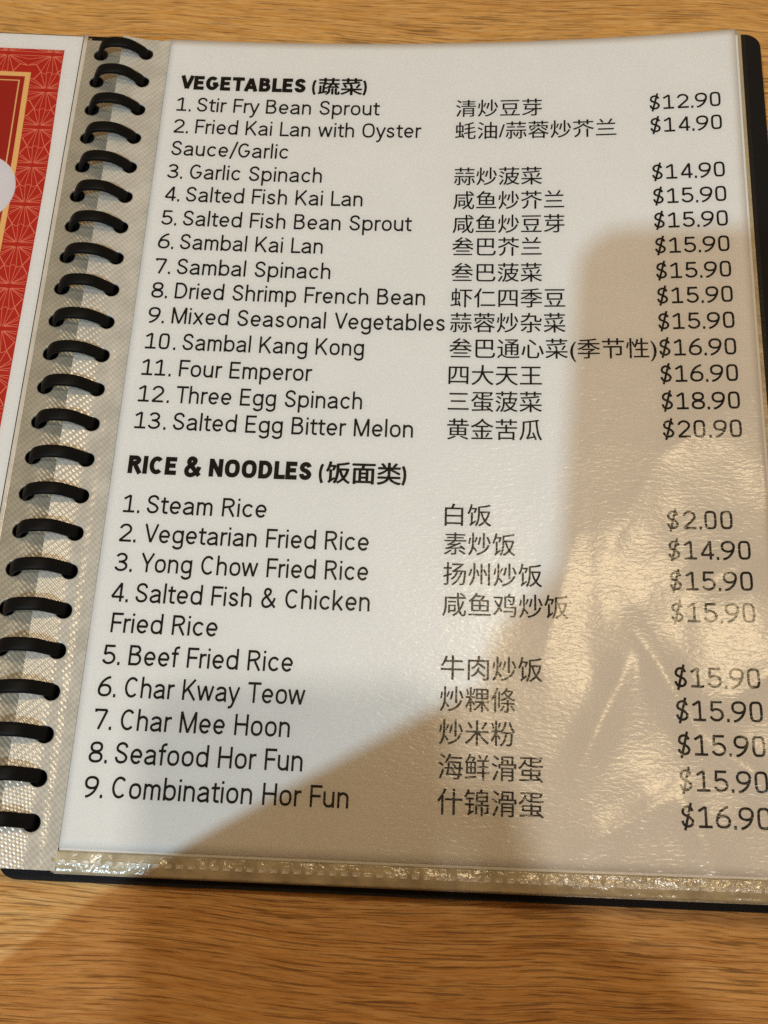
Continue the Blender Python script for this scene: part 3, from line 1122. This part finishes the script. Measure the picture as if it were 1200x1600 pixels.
def rounded_solid(name, w_, h_, t0, t1, r, mat, parent, off=(0, 0)):
    ol = rounded_outline(-w_ / 2, w_ / 2, -h_ / 2, h_ / 2, r, 8)
    rows = [(0.88, t0), (0.97, t0 + (t1 - t0) * 0.12), (1.0, t0 + (t1 - t0) * 0.35), (1.0, t0 + (t1 - t0) * 0.65), (0.97, t0 + (t1 - t0) * 0.88), (0.88, t1)]
    vs_, fs = [], []
    for s_, t_ in rows:
        d = (1 - s_) * 12
        for x, y in ol:
            vs_.append(tuple(to_phone(off[0] + x * (1 - d / w_), off[1] + y * (1 - d / h_), t_)))
    n = len(ol)
    for k in range(len(rows) - 1):
        for i in range(n):
            j = (i + 1) % n
            fs.append((k * n + i, k * n + j, (k + 1) * n + j, (k + 1) * n + i))
    fs.append(tuple(range(n - 1, -1, -1)))
    fs.append(tuple((len(rows) - 1) * n + i for i in range(n)))
    return mesh_obj(name, vs_, fs, mat, parent, True)


rounded_solid('phone_body', 76, 158, -4.0, 3.4, 10, M['phone'], ph)
rounded_solid('screen', 72, 154, -4.3, -3.9, 8, M['lens'], ph)
for b_ in (43, 22):
    rounded_solid('lens', 13, 13, 3.3, 4.4, 6.4, M['lens'], ph, (22.5, b_))


def skin_mesh(name, joints, bones, mat, parent=None, root=0, levels=2):
    """grow one continuous surface round a skeleton of joints (position, radius)"""
    me = bpy.data.meshes.new(name)
    me.from_pydata([tuple(Vector(p) * S) for p, _r in joints], bones, [])
    o = bpy.data.objects.new(name, me)
    COL.objects.link(o)
    sk = o.modifiers.new('skin', 'SKIN')
    sk.use_smooth_shade = True
    lay = me.skin_vertices[0].data
    for i, (_p, r) in enumerate(joints):
        rr = r if isinstance(r, tuple) else (r, r)
        lay[i].radius = (rr[0] * S, rr[1] * S)
        lay[i].use_root = (i == root)
    sb = o.modifiers.new('sub', 'SUBSURF')
    sb.levels = levels
    sb.render_levels = levels
    dg = bpy.context.evaluated_depsgraph_get()
    res = bpy.data.meshes.new_from_object(o.evaluated_get(dg))
    bpy.data.objects.remove(o)
    bpy.data.meshes.remove(me)
    res.name = name
    res.materials.clear()
    res.materials.append(mat)
    res.polygons.foreach_set('use_smooth', [True] * len(res.polygons))
    ob = bpy.data.objects.new(name, res)
    COL.objects.link(ob)
    if parent is not None:
        ob.parent = parent
    return ob


J, B = [], []


def jt(p, r, link=None):
    J.append((tuple(p), r))
    if link is not None:
        B.append((link, len(J) - 1))
    return len(J) - 1


hip = jt((70, -470, -240), (110, 80))
belly = jt((70, -465, -90), (105, 78), hip)
chest = jt((66, -440, 90), (118, 82), belly)
collar = jt((62, -415, 200), (80, 58), chest)
neck = jt((52, -365, 300), 42, collar)
skull0 = jt((28, -292, 338), 58, neck)
skull1 = jt((12, -254, 390), (75, 80), skull0)
crown = jt((14, -272, 448), (56, 60), skull1)
for sx in (-1, 1):
    k_ = jt((70 + sx * 95, -450, -275), 72, hip)
    k2 = jt((70 + sx * 110, -170, -270), 58, k_)
    k3 = jt((70 + sx * 112, -60, -290), 52, k2)
    k4 = jt((70 + sx * 112, -70, -500), 42, k3)
    k5 = jt((70 + sx * 112, -85, -680), 32, k4)
    jt((70 + sx * 118, 20, -712), 26, k5)
# left arm: elbow propped on the table edge, forearm rising to the phone
ls = jt((-100, -395, 165), 50, collar)
le = jt((-41, -104, 36), 34, ls)
lm = jt((4, -107, 150), 33, le)
lw = jt((37, -115, 256), 26, lm)
lp = jt((44, -132, 292), (26, 18), lw)
h0 = jt((34, -158, 286), (27, 21), lp)
hl = jt((54, -170, 284), (25, 20), h0)
pk = jt((72, -178, 284), 11, hl)
jt((104, -180, 288), 8, pk)
# fingers of the left hand behind the phone, thumb over its front
bk, fr_ = 12.0, -11.0
for a0, b0, ln in ((-44, -12, 30), (-45, -28, 34), (-45, -44, 32), (-43, -59, 26)):
    f1 = jt(to_phone(a0, b0, 5), 9.5, lp)
    f2 = jt(to_phone(a0 + ln * 0.45, b0 + 3, bk), 8.5, f1)
    jt(to_phone(a0 + ln, b0 + 5, bk - 1), 7.0, f2)
t1 = jt(to_phone(-47, -36, -8), 11, lp)
t2 = jt(to_phone(-40, -12, fr_ - 2), 9.5, t1)
jt(to_phone(-31, 4, fr_), 7.5, t2)
# right arm: forearm from the right, fingers round the phone's edge
rs = jt((226, -395, 165), 50, collar)
re_ = jt((236, -258, 66), 36, rs)
rm = jt((186, -166, 212), 33, re_)
rw = jt((149, -114, 286), 26, rm)
rp = jt((133, -78, 312), (33, 20), rw)
jt((124, -118, 298), (24, 20), rw)
for k, (a0, b0, r_) in enumerate(((30, 22, 8.0), (30, 4, 8.5), (31, -13, 8.2), (34, -29, 7.2))):
    f1 = jt(to_phone(47, b0 + 2, -4), 9.5, rp)
    f2 = jt(to_phone(43, b0 + 1, -13), 8.6, f1)
    jt(to_phone(a0, b0, -11.5), 7.0, f2)
q1 = jt(to_phone(50, 30, 4), 10.5, rp)
q2 = jt(to_phone(47, 44, 8), 9.0, q1)
jt(to_phone(42, 54, 9), 7.5, q2)
person = skin_mesh('person', J, B, M['skin'], None, 0)
tag(person, 'person leaning over the open menu with a phone, whose shadow crosses the page', 'person')
# shirt
J2 = [((70, -470, -250), (118, 88)), ((70, -465, -90), (113, 86)), ((66, -440, 90), (126, 90)), ((62, -415, 205), (86, 62)),
      ((-100, -395, 168), 58), ((-78, -285, 118), 50), ((226, -395, 168), 58), ((250, -318, 118), 50)]
B2 = [(0, 1), (1, 2), (2, 3), (3, 4), (4, 5), (3, 6), (6, 7)]
skin_mesh('shirt', J2, B2, M['shirt'], person, 0)
skin_mesh('hair', [((24, -308, 364), (66, 66)), ((16, -290, 416), (77, 77)), ((14, -278, 464), (50, 54))], [(0, 1), (1, 2)], M['hair'], person, 0)
